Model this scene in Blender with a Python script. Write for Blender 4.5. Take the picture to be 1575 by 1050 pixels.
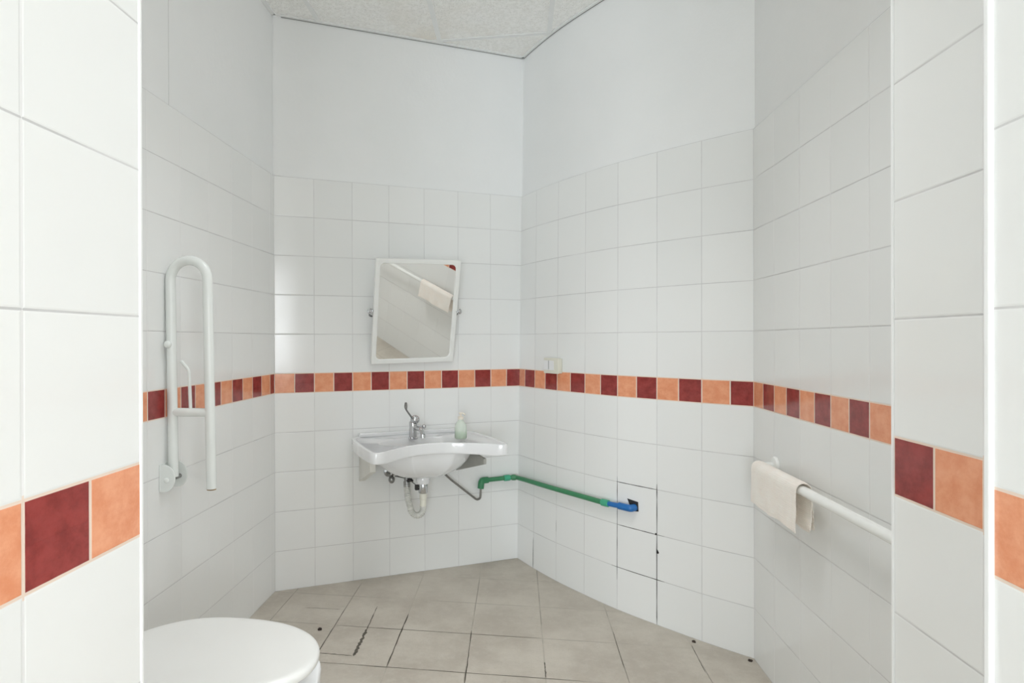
import bpy, bmesh, math, random
from mathutils import Vector, Matrix
random.seed(7)
for o in list(bpy.data.objects): bpy.data.objects.remove(o)
scn = bpy.context.scene
COL = scn.collection
R = math.radians

# ------------------------------------------------------------------ camera, world, lights, exposure
cam_d = bpy.data.cameras.new('camera')
cam = bpy.data.objects.new('camera', cam_d); COL.objects.link(cam)
cam_d.sensor_fit = 'HORIZONTAL'; cam_d.sensor_width = 36
cam_d.lens = 925.06 / 1575 * 36
cam_d.shift_x = (787.5 - 666.57) / 1575
cam_d.clip_start = 0.02
cam.location = (0, 0, 1.26615)
cam.matrix_world = (Matrix.Translation((0, 0, 1.26615)) @ Matrix.Rotation(R(7.95), 4, 'Z')
                    @ Matrix.Rotation(R(90 - 0.105), 4, 'X') @ Matrix.Rotation(R(-0.165), 4, 'Z'))
scn.camera = cam

world = bpy.data.worlds.new('daylight'); scn.world = world
world.use_nodes = True
world.node_tree.nodes['Background'].inputs['Color'].default_value = (0.80, 0.90, 1.0, 1)
world.node_tree.nodes['Background'].inputs['Strength'].default_value = 1.0

def area(name, loc, rot, sx, sy, energy, color, spread=180):
    d = bpy.data.lights.new(name, 'AREA'); d.shape = 'RECTANGLE'; d.size = sx; d.size_y = sy
    d.energy = energy; d.color = color; d.spread = R(spread)
    o = bpy.data.objects.new(name, d); COL.objects.link(o); o.location = loc; o.rotation_euler = rot
    return o
# daylight coming in through the hallway window behind the camera
area('window_daylight', (2.85, -3.27, 1.60), (R(90), 0, 0), 1.1, 1.7, 72, (0.95, 0.97, 1.0))
# low cool light added for the walls, set in an unseen made-up glazed door
area('added_door_daylight', (-0.20, -3.27, 0.95), (R(90), 0, 0), 1.6, 1.7, 108, (0.875, 0.945, 1.0))
# unseen ceiling lamps added as fill, in the bathroom grid and the hallway
area('bathroom_fill_light', (-0.12, 1.62, 2.87), (0, 0, 0), 0.56, 0.56, 6.6, (0.96, 0.98, 1.0), 100)
area('hallway_fill_light', (-0.12, -1.2, 2.87), (0, 0, 0), 0.56, 0.56, 7, (1.0, 0.93, 0.82))

scn.view_settings.view_transform = 'Standard'
scn.view_settings.look = 'None'
scn.view_settings.gamma = 1
scn.view_settings.use_curve_mapping = False
scn.view_settings.exposure = 0.03
scn.cycles.max_bounces = 16
scn.cycles.diffuse_bounces = 10
scn.cycles.glossy_bounces = 6
scn.cycles.use_denoising = True
scn.cycles.sample_clamp_indirect = 6.0

# ------------------------------------------------------------------ node helpers
class G:
    def __init__(s, name):
        s.m = bpy.data.materials.new(name); s.m.use_nodes = True
        s.t = s.m.node_tree; s.b = s.t.nodes['Principled BSDF']
    def n(s, kind, **kw):
        x = s.t.nodes.new(kind)
        for k, v in kw.items(): setattr(x, k, v)
        return x
    def put(s, sock, v):
        if isinstance(v, bpy.types.NodeSocket): s.t.links.new(v, sock)
        elif v is not None: sock.default_value = v
    def M(s, op, a, b=None, c=None):
        x = s.n('ShaderNodeMath', operation=op)
        s.put(x.inputs[0], a); s.put(x.inputs[1], b); s.put(x.inputs[2], c)
        return x.outputs[0]
    def mix(s, f, a, b):
        x = s.n('ShaderNodeMix', data_type='RGBA')
        s.put(x.inputs['Factor'], f); s.put(x.inputs['A'], a); s.put(x.inputs['B'], b)
        return x.outputs['Result']
    def mul(s, a, b):
        x = s.n('ShaderNodeMix', data_type='RGBA', blend_type='MULTIPLY')
        x.inputs['Factor'].default_value = 1
        s.put(x.inputs['A'], a); s.put(x.inputs['B'], b)
        return x.outputs['Result']
    def sm(s, v, a, b, lo=0.0, hi=1.0):
        x = s.n('ShaderNodeMapRange', interpolation_type='SMOOTHSTEP')
        s.put(x.inputs['Value'], v); x.inputs['From Min'].default_value = a; x.inputs['From Max'].default_value = b
        x.inputs['To Min'].default_value = lo; x.inputs['To Max'].default_value = hi
        return x.outputs['Result']
    def noise(s, vec, scale, detail=3, rough=0.55, out='Fac'):
        x = s.n('ShaderNodeTexNoise'); s.put(x.inputs['Vector'], vec)
        x.inputs['Scale'].default_value = scale; x.inputs['Detail'].default_value = detail
        x.inputs['Roughness'].default_value = rough
        return x.outputs[out]
    def obj(s): return s.n('ShaderNodeTexCoord').outputs['Object']
    def bump(s, h, dist=1.0, strength=1.0):
        x = s.n('ShaderNodeBump'); x.inputs['Distance'].default_value = dist; x.inputs['Strength'].default_value = strength
        s.put(x.inputs['Height'], h); s.put(s.b.inputs['Normal'], x.outputs[0])
    def set(s, col=None, rough=None, metal=None, **kw):
        s.put(s.b.inputs['Base Color'], col); s.put(s.b.inputs['Roughness'], rough); s.put(s.b.inputs['Metallic'], metal)
        for k, v in kw.items(): s.put(s.b.inputs[k.replace('_', ' ')], v)
        return s.m
def C(*v): return (*v, 1.0)
def grey(x): return (x, x, x, 1.0)

def simple(name, col, rough=0.4, metal=0.0, var=0.03, scale=14.0, bump=0.0, **kw):
    g = G(name); c = g.obj(); nz = g.noise(c, scale)
    f = g.sm(nz, 0.3, 0.7, 1 - var, 1 + var * 0.3)
    x = g.n('ShaderNodeCombineColor')
    for i in range(3): g.put(x.inputs[i], f)
    base = g.mul(C(*col), x.outputs[0])
    rr = g.sm(nz, 0.3, 0.7, rough * 0.85, rough * 1.15)
    g.set(base, rr, metal, **kw)
    if bump: g.bump(g.noise(c, scale * 6), bump)
    return g.m

def tile_mat(name, parity=0.0, joint=(0.77, 0.83)):
    g = G(name)
    uv = g.n('ShaderNodeUVMap', uv_map='UVMap').outputs[0]
    sep = g.n('ShaderNodeSeparateXYZ'); g.put(sep.inputs[0], uv); u, v = sep.outputs[0], sep.outputs[1]
    up = g.M('GREATER_THAN', v, 1.05)
    vv = g.M('SUBTRACT', v, g.M('MULTIPLY', up, 1.1))
    band = g.M('MULTIPLY', g.M('GREATER_THAN', v, 1.0), g.M('LESS_THAN', v, 1.1))
    dut = g.M('PINGPONG', u, 0.1); dub = g.M('PINGPONG', u, 0.05); dv = g.M('PINGPONG', vv, 0.1)
    du = g.M('ADD', g.M('MULTIPLY', dub, band), g.M('MULTIPLY', dut, g.M('SUBTRACT', 1.0, band)))
    d = g.M('MINIMUM', du, dv)
    wob = g.M('MULTIPLY', g.M('SUBTRACT', g.noise(uv, 35), 0.5), 0.0008)
    d = g.M('ADD', d, wob)
    half = g.M('ADD', 0.0011, g.M('MULTIPLY', band, 0.0009))
    x = g.n('ShaderNodeMapRange', interpolation_type='SMOOTHSTEP')
    g.put(x.inputs['Value'], d); g.put(x.inputs['From Min'], half); g.put(x.inputs['From Max'], g.M('ADD', half, 0.0007))
    tile = x.outputs['Result']
    # cell ids
    cu = g.M('FLOOR', g.M('DIVIDE', u, 0.2)); cv = g.M('FLOOR', g.M('DIVIDE', vv, 0.2))
    hb = g.M('FLOOR', g.M('DIVIDE', u, 0.1))
    cid = g.n('ShaderNodeCombineXYZ')
    g.put(cid.inputs[0], g.M('ADD', cu, g.M('MULTIPLY', hb, g.M('MULTIPLY', band, 7.3)))); g.put(cid.inputs[1], cv); g.put(cid.inputs[2], band)
    wn = g.n('ShaderNodeTexWhiteNoise', noise_dimensions='3D'); g.put(wn.inputs['Vector'], cid.outputs[0])
    rnd = wn.outputs['Value']; rc = g.n('ShaderNodeSeparateColor'); g.put(rc.inputs[0], wn.outputs['Color'])
    white = g.mix(rnd, C(0.815, 0.825, 0.818), C(0.842, 0.85, 0.842))
    odd = g.M('FLOORED_MODULO', g.M('ADD', hb, parity), 2.0)
    blot = g.noise(uv, 26, 5, 0.7)
    orange = g.mix(g.sm(blot, 0.3, 0.72), C(0.74, 0.28, 0.14), C(0.85, 0.39, 0.225))
    red = g.mix(g.sm(blot, 0.3, 0.72), C(0.215, 0.025, 0.023), C(0.34, 0.050, 0.044))
    bc = g.mix(odd, orange, red)
    body = g.mix(band, white, bc)
    # grout: white-grey, a little darker in the horizontal joints, creamy around the coloured band
    horiz = g.M('LESS_THAN', dv, du)
    gdirt = g.sm(g.noise(uv, 5, 4), 0.35, 0.75)
    gr = g.mix(horiz, g.mix(gdirt, grey(joint[0]), grey(joint[1])), g.mix(gdirt, grey(0.55), grey(0.70)))
    nb = g.M('MULTIPLY', g.M('GREATER_THAN', v, 0.995), g.M('LESS_THAN', v, 1.105))
    gr = g.mix(nb, gr, C(0.80, 0.66, 0.56))
    col = g.mix(tile, gr, body)
    rough = g.M('ADD', g.M('MULTIPLY', tile, -0.50), g.sm(g.noise(uv, 9), 0.3, 0.7, 0.62, 0.67))
    g.set(col, rough, 0.0, Specular_IOR_Level=0.5)
    # pillow edge, per-tile tilt, faint waviness of the glaze
    pil = g.M('MULTIPLY', g.sm(d, 0.001, 0.004), 0.00032)
    lu = g.M('SUBTRACT', u, g.M('MULTIPLY', cu, 0.2)); lv = g.M('SUBTRACT', vv, g.M('MULTIPLY', cv, 0.2))
    tilt = g.M('ADD', g.M('MULTIPLY', g.M('SUBTRACT', rc.outputs[0], 0.5), g.M('MULTIPLY', lu, 0.010)),
               g.M('MULTIPLY', g.M('SUBTRACT', rc.outputs[1], 0.5), g.M('MULTIPLY', lv, 0.010)))
    wav = g.M('MULTIPLY', g.noise(uv, 11, 2), 0.0005)
    g.bump(g.M('ADD', g.M('ADD', pil, tilt), wav), 1.0)
    return g.m

def plaster_mat():
    g = G('painted_plaster'); c = g.obj()
    n1 = g.noise(c, 1.7, 5); n2 = g.noise(c, 60, 3)
    g.set(g.mix(g.sm(n1, 0.3, 0.7), C(0.825, 0.838, 0.838), C(0.855, 0.864, 0.865)), 0.75)
    g.bump(g.M('ADD', g.M('MULTIPLY', n2, 0.0006), g.M('MULTIPLY', g.noise(c, 6), 0.002)), 1.0)
    return g.m
def ceiling_mat():
    g = G('mineral_ceiling_board'); c = g.obj()
    vo = g.n('ShaderNodeTexVoronoi'); g.put(vo.inputs['Vector'], c); vo.inputs['Scale'].default_value = 95
    pit = g.sm(vo.outputs['Distance'], 0.10, 0.34)
    n1 = g.noise(c, 55, 4); st = g.noise(c, 1.3, 4)
    base = g.mix(g.sm(n1, 0.35, 0.65), C(0.86, 0.86, 0.84), C(0.93, 0.93, 0.915))
    base = g.mix(g.sm(st, 0.52, 0.75), base, C(0.83, 0.79, 0.72))
    base = g.mix(pit, C(0.74, 0.735, 0.71), base)
    g.set(base, 0.95)
    g.bump(g.M('ADD', g.M('MULTIPLY', pit, 0.0012), g.M('MULTIPLY', n1, 0.001)), 1.0)
    return g.m
def floor_mat():
    g = G('worn_beige_floor_tile'); c = g.obj()
    sep = g.n('ShaderNodeSeparateXYZ'); g.put(sep.inputs[0], c)
    x = g.M('SUBTRACT', sep.outputs[0], 0.1026 - 0.304); y = g.M('SUBTRACT', sep.outputs[1], 2.590)
    dx = g.M('PINGPONG', x, 0.152); dy = g.M('PINGPONG', y, 0.1525)
    d = g.M('MINIMUM', dx, dy)
    d = g.M('ADD', d, g.M('MULTIPLY', g.M('SUBTRACT', g.noise(c, 30), 0.5), 0.0012))
    tile = g.sm(d, 0.0014, 0.0026)
    cu = g.M('FLOOR', g.M('DIVIDE', x, 0.304)); cv = g.M('FLOOR', g.M('DIVIDE', y, 0.305))
    cid = g.n('ShaderNodeCombineXYZ'); g.put(cid.inputs[0], cu); g.put(cid.inputs[1], cv)
    wn = g.n('ShaderNodeTexWhiteNoise', noise_dimensions='3D'); g.put(wn.inputs['Vector'], cid.outputs[0])
    n1 = g.noise(c, 3.2, 8, 0.66); n2 = g.noise(c, 22, 6, 0.7); n3 = g.noise(c, 140, 3, 0.6)
    base = g.mix(g.sm(n1, 0.34, 0.68), C(0.46, 0.415, 0.355), C(0.60, 0.555, 0.485))
    base = g.mix(g.sm(n2, 0.42, 0.74, 0, 0.55), base, C(0.61, 0.575, 0.515))
    base = g.mix(g.sm(n3, 0.52, 0.72, 0, 0.35), base, C(0.42, 0.385, 0.33))
    base = g.mix(g.M('MULTIPLY', wn.outputs['Value'], 0.25), base, C(0.56, 0.52, 0.46))
    # scuffs and grime smears
    sc = g.noise(c, 7.0, 10, 0.78)
    base = g.mix(g.sm(sc, 0.60, 0.72, 0, 0.55), base, C(0.32, 0.295, 0.25))
    dark = g.sm(g.noise(c, 2.3, 5, 0.6), 0.43, 0.60)
    gro = g.mix(dark, C(0.53, 0.49, 0.425), C(0.34, 0.31, 0.265))
    col = g.mix(tile, gro, base)
    g.set(col, g.sm(n2, 0.3, 0.7, 0.48, 0.72), 0.0, Specular_IOR_Level=0.35)
    g.bump(g.M('ADD', g.M('MULTIPLY', tile, 0.0010), g.M('MULTIPLY', n2, 0.0010)), 1.0)
    return g.m

M_TILE = tile_mat('wall_tile'); M_TILE2 = tile_mat('wall_tile_alternate', 1.0); M_TILEJ = tile_mat('wall_tile_grey_joints', 0.0, (0.62, 0.75))
M_PLAS = plaster_mat(); M_CEIL = ceiling_mat(); M_FLOOR = floor_mat()
M_GRID = simple('ceiling_grid_metal', (0.82, 0.83, 0.825), 0.45)
M_GAP = simple('shadow_gap', (0.30, 0.30, 0.29), 0.9)
M_CRACK = simple('dark_open_joint', (0.055, 0.050, 0.045), 0.95, var=0.4, scale=60)
M_HOLE = simple('broken_hole_plaster', (0.03, 0.028, 0.03), 0.95, var=0.3, scale=50)
M_BEAD = simple('white_corner_bead', (0.86, 0.87, 0.87), 0.35)
M_CER = simple('white_sanitary_ceramic', (0.80, 0.81, 0.82), 0.10, var=0.015, scale=4, Coat_Weight=0.4, Coat_Roughness=0.04)
M_CERU = simple('dusty_unglazed_ceramic', (0.66, 0.65, 0.61), 0.45, var=0.10, scale=9)
M_LID = simple('white_seat_plastic', (0.80, 0.805, 0.785), 0.345, var=0.02, scale=5)
M_ENAM = simple('white_enamelled_tube', (0.79, 0.82, 0.80), 0.22, var=0.02, scale=6)
M_ENAMR = simple('ivory_white_enamelled_tube', (0.88, 0.89, 0.87), 0.22, var=0.02, scale=6)
M_RUST = simple('rusty_tube_end', (0.46, 0.30, 0.12), 0.8, var=0.5, scale=120)
M_CHR = simple('chrome', (0.62, 0.63, 0.64), 0.14, 1.0, var=0.1, scale=30)
M_CHRD = simple('dull_chrome', (0.36, 0.36, 0.35), 0.36, 1.0, var=0.25, scale=50)
M_STEEL = simple('braided_steel_hose', (0.30, 0.29, 0.27), 0.42, 0.8, var=0.3, scale=220, bump=0.001)
M_BLACK = simple('black_rubber', (0.03, 0.028, 0.026), 0.6)
M_BRKT = simple('white_bracket_paint', (0.74, 0.73, 0.68), 0.4, var=0.04)
M_BRKG = simple('grey_bracket_edge', (0.40, 0.40, 0.37), 0.5, var=0.08)
M_PVC = simple('ivory_plastic_pipe', (0.76, 0.75, 0.66), 0.4, var=0.04)
M_CORR = simple('translucent_white_corrugated_hose', (0.66, 0.66, 0.62), 0.4, var=0.12, scale=40)
M_MIRF = simple('white_mirror_frame_plastic', (0.83, 0.84, 0.82), 0.35, var=0.02)
M_GRN = simple('green_water_pipe_plastic', (0.045, 0.235, 0.105), 0.42, var=0.10, scale=30)
M_GRNL = simple('light_green_coupling_plastic', (0.06, 0.40, 0.24), 0.40, var=0.06)
M_BLUE = simple('blue_pipe_plastic', (0.012, 0.145, 0.44), 0.35, var=0.06)
M_SOCK = simple('cream_faceplate_plastic', (0.72, 0.71, 0.62), 0.4, var=0.03)
M_SOCKW = simple('white_module_plastic', (0.80, 0.81, 0.82), 0.35, var=0.02)
M_DIRT = simple('dark_brown_dirt', (0.05, 0.035, 0.028), 0.9, var=0.3, scale=200)
M_FRAME = simple('white_window_frame', (0.8, 0.8, 0.8), 0.4)

def towel_mat():
    g = G('cream_terry_towel'); c = g.obj()
    w = g.n('ShaderNodeTexWave', wave_type='BANDS', bands_direction='Z'); g.put(w.inputs['Vector'], c)
    w.inputs['Scale'].default_value = 55; w.inputs['Distortion'].default_value = 2.0
    n1 = g.noise(c, 190, 3); n2 = g.noise(c, 14, 4)
    g.set(g.mix(g.sm(n2, 0.3, 0.7), C(0.93, 0.86, 0.79), C(0.95, 0.91, 0.85)), 0.95, 0.0, Sheen_Weight=0.3)
    g.bump(g.M('ADD', g.M('MULTIPLY', n1, 0.0018), g.M('MULTIPLY', w.outputs[1], 0.0006)), 1.0)
    return g.m
M_TOWEL = towel_mat()
def mirror_mat():
    g = G('mirror_silvering'); c = g.obj()
    g.set(C(0.97, 0.975, 0.965), g.sm(g.noise(c, 8), 0.3, 0.7, 0.012, 0.03), 1.0); return g.m
M_MIR = mirror_mat()
def soap_mat(name, col, alpha_r, tr):
    g = G(name); c = g.obj()
    g.set(g.mix(g.noise(c, 12), C(*col), C(*[min(1, k * 1.05) for k in col])), alpha_r, 0.0, Transmission_Weight=tr, IOR=1.3)
    return g.m
M_BOT = soap_mat('cloudy_translucent_plastic', (0.87, 0.93, 0.86), 0.35, 0.55)
M_SOAP = soap_mat('pale_green_soap', (0.66, 0.86, 0.62), 0.3, 0.25)
M_CAP = simple('cream_pump_plastic', (0.82, 0.76, 0.66), 0.4)
def emis_mat():
    g = G('lamp_diffuser'); c = g.obj()
    g.set(grey(0.85), 0.5, 0.0, Emission_Color=C(1, 0.98, 0.94), Emission_Strength=g.sm(g.noise(c, 3), 0, 1, 1.4, 1.6)); return g.m
M_DIFF = emis_mat()

# ------------------------------------------------------------------ object helpers
def link(name, bm, mats, parent=None, smooth=None, bevel=0.0, loc=None, seg=2):
    if not isinstance(mats, (list, tuple)): mats = [mats]
    base = Vector(loc) if loc is not None else (root_loc(parent) if parent else Vector((0, 0, 0)))
    bmesh.ops.translate(bm, verts=bm.verts, vec=-base)
    me = bpy.data.meshes.new(name); bm.to_mesh(me); bm.free()
    for m in mats: me.materials.append(m)
    o = bpy.data.objects.new(name, me); COL.objects.link(o)
    if parent: o.parent = parent
    else: o.location = base
    if smooth is not None:
        me.shade_smooth() if smooth >= 180 else (me.shade_smooth(), me.set_sharp_from_angle(angle=R(smooth)))
    if bevel:
        b = o.modifiers.new('bevel', 'BEVEL'); b.width = bevel; b.segments = seg; b.limit_method = 'ANGLE'; b.angle_limit = R(35)
    return o
def root_loc(o):
    v = Vector(o.location)
    while o.parent: o = o.parent; v += Vector(o.location)
    return v
def thing(name, label, cat, loc, group=None):
    o = bpy.data.objects.new(name, None); COL.objects.link(o); o.location = loc
    o.empty_display_size = 0.05
    o['label'] = label; o['category'] = cat
    if group: o['group'] = group
    return o
def tag(o, label, cat, group=None):
    o['label'] = label; o['category'] = cat
    if group: o['group'] = group
    return o
def V(*a): return Vector(a)

def a_box(bm, lo, hi, mi=0):
    lo, hi = Vector(lo), Vector(hi)
    vs = [bm.verts.new((x, y, z)) for x in (lo.x, hi.x) for y in (lo.y, hi.y) for z in (lo.z, hi.z)]
    for f in ((0, 1, 3, 2), (4, 6, 7, 5), (0, 4, 5, 1), (2, 3, 7, 6), (0, 2, 6, 4), (1, 5, 7, 3)):
        bm.faces.new([vs[i] for i in f]).material_index = mi
def a_obox(bm, c, ax, ay, az, sx, sy, sz, mi=0):
    c = Vector(c); vs = []
    for i in (-1, 1):
        for j in (-1, 1):
            for k in (-1, 1):
                vs.append(bm.verts.new(c + ax * (i * sx / 2) + ay * (j * sy / 2) + az * (k * sz / 2)))
    fs = [bm.faces.new([vs[i] for i in f]) for f in ((0, 1, 3, 2), (4, 6, 7, 5), (0, 4, 5, 1), (2, 3, 7, 6), (0, 2, 6, 4), (1, 5, 7, 3))]
    for f in fs: f.material_index = mi
    bmesh.ops.recalc_face_normals(bm, faces=fs)
def frames(pts):
    out = []; n = len(pts); up = None
    for i in range(n):
        t = (pts[min(i + 1, n - 1)] - pts[max(i - 1, 0)])
        if t.length < 1e-9: t = V(0, 0, 1)
        t.normalize()
        if up is None:
            up = V(0, 0, 1) if abs(t.z) < 0.9 else V(0, 1, 0)
        a = t.cross(up)
        if a.length < 1e-6: a = t.orthogonal()
        a.normalize(); up = a.cross(t).normalized(); out.append((a, up))
    return out
def a_tube(bm, pts, r, seg=20, cap=True, mi=0):
    pts = [Vector(p) for p in pts]; fr = frames(pts)
    rs = r if isinstance(r, (list, tuple)) else [r] * len(pts)
    rings = []
    for p, (a, b), rr in zip(pts, fr, rs):
        rings.append([bm.verts.new(p + a * (rr * math.cos(2 * math.pi * k / seg)) + b * (rr * math.sin(2 * math.pi * k / seg))) for k in range(seg)])
    return loft(bm, rings, cap, mi)
def loft(bm, rings, cap=True, mi=0, closed=True):
    fs = []; n = len(rings[0])
    for A_, B_ in zip(rings, rings[1:]):
        for k in range(n if closed else n - 1):
            fs.append(bm.faces.new((A_[k], A_[(k + 1) % n], B_[(k + 1) % n], B_[k])))
    if cap:
        fs.append(bm.faces.new(rings[0][::-1])); fs.append(bm.faces.new(rings[-1]))
    for f in fs: f.material_index = mi
    bmesh.ops.recalc_face_normals(bm, faces=fs)
    return fs
def fillet(pts, r, n=8):
    pts = [Vector(p) for p in pts]; out = [pts[0]]
    for i in range(1, len(pts) - 1):
        p = pts[i]; a = (pts[i - 1] - p); b = (pts[i + 1] - p)
        rr = min(r, a.length * 0.49, b.length * 0.49); p0 = p + a.normalized() * rr; p1 = p + b.normalized() * rr
        for k in range(n + 1):
            t = k / n; out.append(p0 * (1 - t) ** 2 + p * (2 * t * (1 - t)) + p1 * t ** 2)
    out.append(pts[-1]); return out
def a_cyl(bm, p0, p1, r, seg=24, mi=0, r1=None):
    a_tube(bm, [p0, p1], [r, r1 if r1 is not None else r], seg, True, mi)
def a_ball(bm, c, r, sx=1, sy=1, sz=1, seg=20, mi=0):
    c = Vector(c); rings = []
    for i in range(1, 12):
        t = math.pi * i / 12
        rings.append([bm.verts.new(c + V(r * sx * math.sin(t) * math.cos(2 * math.pi * k / seg), r * sy * math.sin(t) * math.sin(2 * math.pi * k / seg), r * sz * math.cos(t))) for k in range(seg)])
    loft(bm, rings, True, mi)
def a_lathe(bm, c, axis, prof, seg=28, mi=0):
    """prof: (distance along axis, radius)"""
    axis = Vector(axis).normalized(); a = axis.orthogonal().normalized(); b = axis.cross(a); c = Vector(c)
    rings = [[bm.verts.new(c + axis * h + a * (max(r, 1e-4) * math.cos(2 * math.pi * k / seg)) + b * (max(r, 1e-4) * math.sin(2 * math.pi * k / seg))) for k in range(seg)] for h, r in prof]
    loft(bm, rings, True, mi)
def a_prism(bm, poly, off, mi=0):
    """poly: list of 3D points (planar); off: extrusion vector"""
    off = Vector(off)
    A_ = [bm.verts.new(Vector(p)) for p in poly]; B_ = [bm.verts.new(Vector(p) + off) for p in poly]
    return loft(bm, [A_, B_], True, mi)

# ------------------------------------------------------------------ the room shell
ZC = 2.915           # ceiling height
ZT = 2.10            # top edge of the tiling
XL = -1.2162; XR = 0.9276
A0 = V(-1.2153, 2.8963, 0); B0 = V(0.0135, 3.5359, 0)
DW = (B0 - A0).normalized(); NB = V(DW.y, -DW.x, 0)      # along the back wall, and its normal into the room
def BK(u, o, z): return A0 + DW * u + NB * o + V(0, 0, z)

back_cols = [(0.0, A0)] + [(0.2 * i, A0 + DW * (0.2 * i)) for i in range(1, 7)] + [((B0 - A0).length, B0)]
right_pts = [(-1.382, V(0.0135, 3.5359, 0)), (-1.2, V(0.0971, 3.3921, 0)), (-1.0, V(0.2082, 3.2258, 0)), (-0.8, V(0.3334, 3.0694, 0)),
             (-0.6, V(0.4663, 2.9194, 0)), (-0.4, V(0.614, 2.784, 0)), (-0.2, V(0.7659, 2.6545, 0)), (0.0, V(0.9276, 2.5362, 0))]
def catmull(P, n):
    out = []
    for i in range(len(P) - 1):
        p0 = P[max(i - 1, 0)]; p1 = P[i]; p2 = P[i + 1]; p3 = P[min(i + 2, len(P) - 1)]
        for k in range(n):
            t = k / n
            q = 0.5 * ((2 * p1[1]) + (p2[1] - p0[1]) * t + (2 * p0[1] - 5 * p1[1] + 4 * p2[1] - p3[1]) * t * t + (3 * p1[1] - p0[1] - 3 * p2[1] + p3[1]) * t ** 3)
            out.append((p1[0] + (p2[0] - p1[0]) * t, q))
    out.append(P[-1]); return out
right_cols = catmull(right_pts, 4)
def lean(z): return -0.019 + 0.0162 * z                 # the corner between back and curved wall is out of plumb
def w_right(u): return max(0.0, min(1.0, (-u - 0.0) / 1.38)) ** 1.3
def _wc(u):
    u = max(-1.382, min(0.0, u))
    for (u0, p0), (u1, p1) in zip(right_cols, right_cols[1:]):
        if u <= u1: return p0.lerp(p1, (u - u0) / (u1 - u0))
    return right_cols[-1][1]
def WR(u, o, z):
    """point on the curved right wall, u along it, o into the room"""
    for (u0, p0), (u1, p1) in zip(right_cols, right_cols[1:]):
        if u <= u1 or u1 == 0.0:
            t = (u - u0) / (u1 - u0); p = p0.lerp(p1, t); break
    d = (_wc(u + 0.03) - _wc(u - 0.03)).normalized()
    nrm = V(-d.y, d.x, 0)
    if nrm.dot(V(-1, -1, 0)) < 0: nrm = -nrm
    return p + DW * (lean(z) * w_right(u)) + nrm * o + V(0, 0, z), nrm, d

def wall_bm(cols, normal_side, leanw=None, ztop=ZC, tile_mi=0, plas_mi=1, thick=0.06, zs=None):
    """cols: [(u, point)]; tiled to ZT, plaster above set 7 mm back; a closed slab with its own thickness"""
    bm = bmesh.new(); uvl = bm.loops.layers.uv.new('UVMap')
    n = len(cols)
    nrms = []
    for i in range(n):
        d = (cols[min(i + 1, n - 1)][1] - cols[max(i - 1, 0)][1]).normalized()
        nn = V(-d.y, d.x, 0) * normal_side; nrms.append(nn)
    rows = [(0.0, 0.0, 0), (1.0, 0.0, 0), (ZT, 0.0, 0), (ZT, -0.007, 1), (ztop, -0.007, 1), (ztop, -thick, 1), (0.0, -thick, 1)]
    grid = []
    for z, o, mi in rows:
        row = []
        for i, (u, p) in enumerate(cols):
            q = p + nrms[i] * o + V(0, 0, z)
            if o < 0 and i in (0, n - 1):           # run the slab on behind its neighbour so the corner closes
                q += (cols[1][1] - cols[0][1]).normalized() * -0.05 if i == 0 else (cols[-1][1] - cols[-2][1]).normalized() * 0.05
            if leanw: q += DW * (lean(z) * leanw(u))
            row.append((bm.verts.new(q), u, z))
        grid.append(row)
    nr = len(rows)
    for r in range(nr):
        ra, rb = grid[r], grid[(r + 1) % nr]; mi = tile_mi if r < 2 else plas_mi
        for i in range(n - 1):
            f = bm.faces.new((ra[i][0], ra[i + 1][0], rb[i + 1][0], rb[i][0])); f.material_index = mi
            for l, (vt, u, z) in zip(f.loops, (ra[i], ra[i + 1], rb[i + 1], rb[i])): l[uvl].uv = (u, z)
    for i in (0, n - 1):
        f = bm.faces.new([grid[r][i][0] for r in range(nr)]); f.material_index = plas_mi
    bmesh.ops.recalc_face_normals(bm, faces=bm.faces)
    return bm
def struct(name, bm, mats, smooth=None):
    o = link(name, bm, mats, smooth=smooth); o['kind'] = 'structure'; return o

# back wall (behind the washbasin)
bm = wall_bm(back_cols, -1, leanw=lambda u: 1.0 if u > 1.3 else 0.0)
a_obox(bm, BK(0.019, -0.0045, (ZT + ZC) / 2), DW, NB, V(0, 0, 1), 0.038, 0.005, ZC - ZT - 0.004, 1)
struct('wall_back', bm, [M_TILEJ, M_PLAS])
# curved right wall, with the blackened joints round the tiles that were taken out, and the broken hole
bm = wall_bm(right_cols, -1, leanw=w_right)
uvl = bm.loops.layers.uv['UVMap']
def crack(u0, z0, u1, z1, w, steps=8, mi=2):
    rnd = random.Random(int((u0 + 5) * 1000 + z0 * 77))
    L, Rr = [], []
    vert = abs(z1 - z0) > abs(u1 - u0)
    for k in range(steps + 1):
        t = k / steps; u = u0 + (u1 - u0) * t; z = z0 + (z1 - z0) * t
        ww = w * (0.55 + 0.75 * rnd.random()) * (0.35 if k in (0, steps) else 1)
        if vert: a, b = WR(u - ww / 2, 0.0006, z)[0], WR(u + ww / 2, 0.0006, z)[0]
        else: a, b = WR(u, 0.0006, z - ww / 2)[0], WR(u, 0.0006, z + ww / 2)[0]
        L.append(bm.verts.new(a)); Rr.append(bm.verts.new(b))
    for k in range(steps):
        f = bm.faces.new((L[k], L[k + 1], Rr[k + 1], Rr[k])); f.material_index = mi
crack(-0.6, 0.625, -0.6, 0.14, 0.0030, 14)
crack(-0.4, 0.625, -0.4, 0.0, 0.0034, 18)
crack(-0.605, 0.6, -0.4, 0.6, 0.0028)
crack(-0.60, 0.4, -0.365, 0.4, 0.0026)
crack(-0.632, 0.2, -0.365, 0.2, 0.0028)
crack(-1.2, 0.17, -1.2, 0.0, 0.0034)
crack(-1.0, 0.32, -1.0, 0.26, 0.0018, 3)
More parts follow.
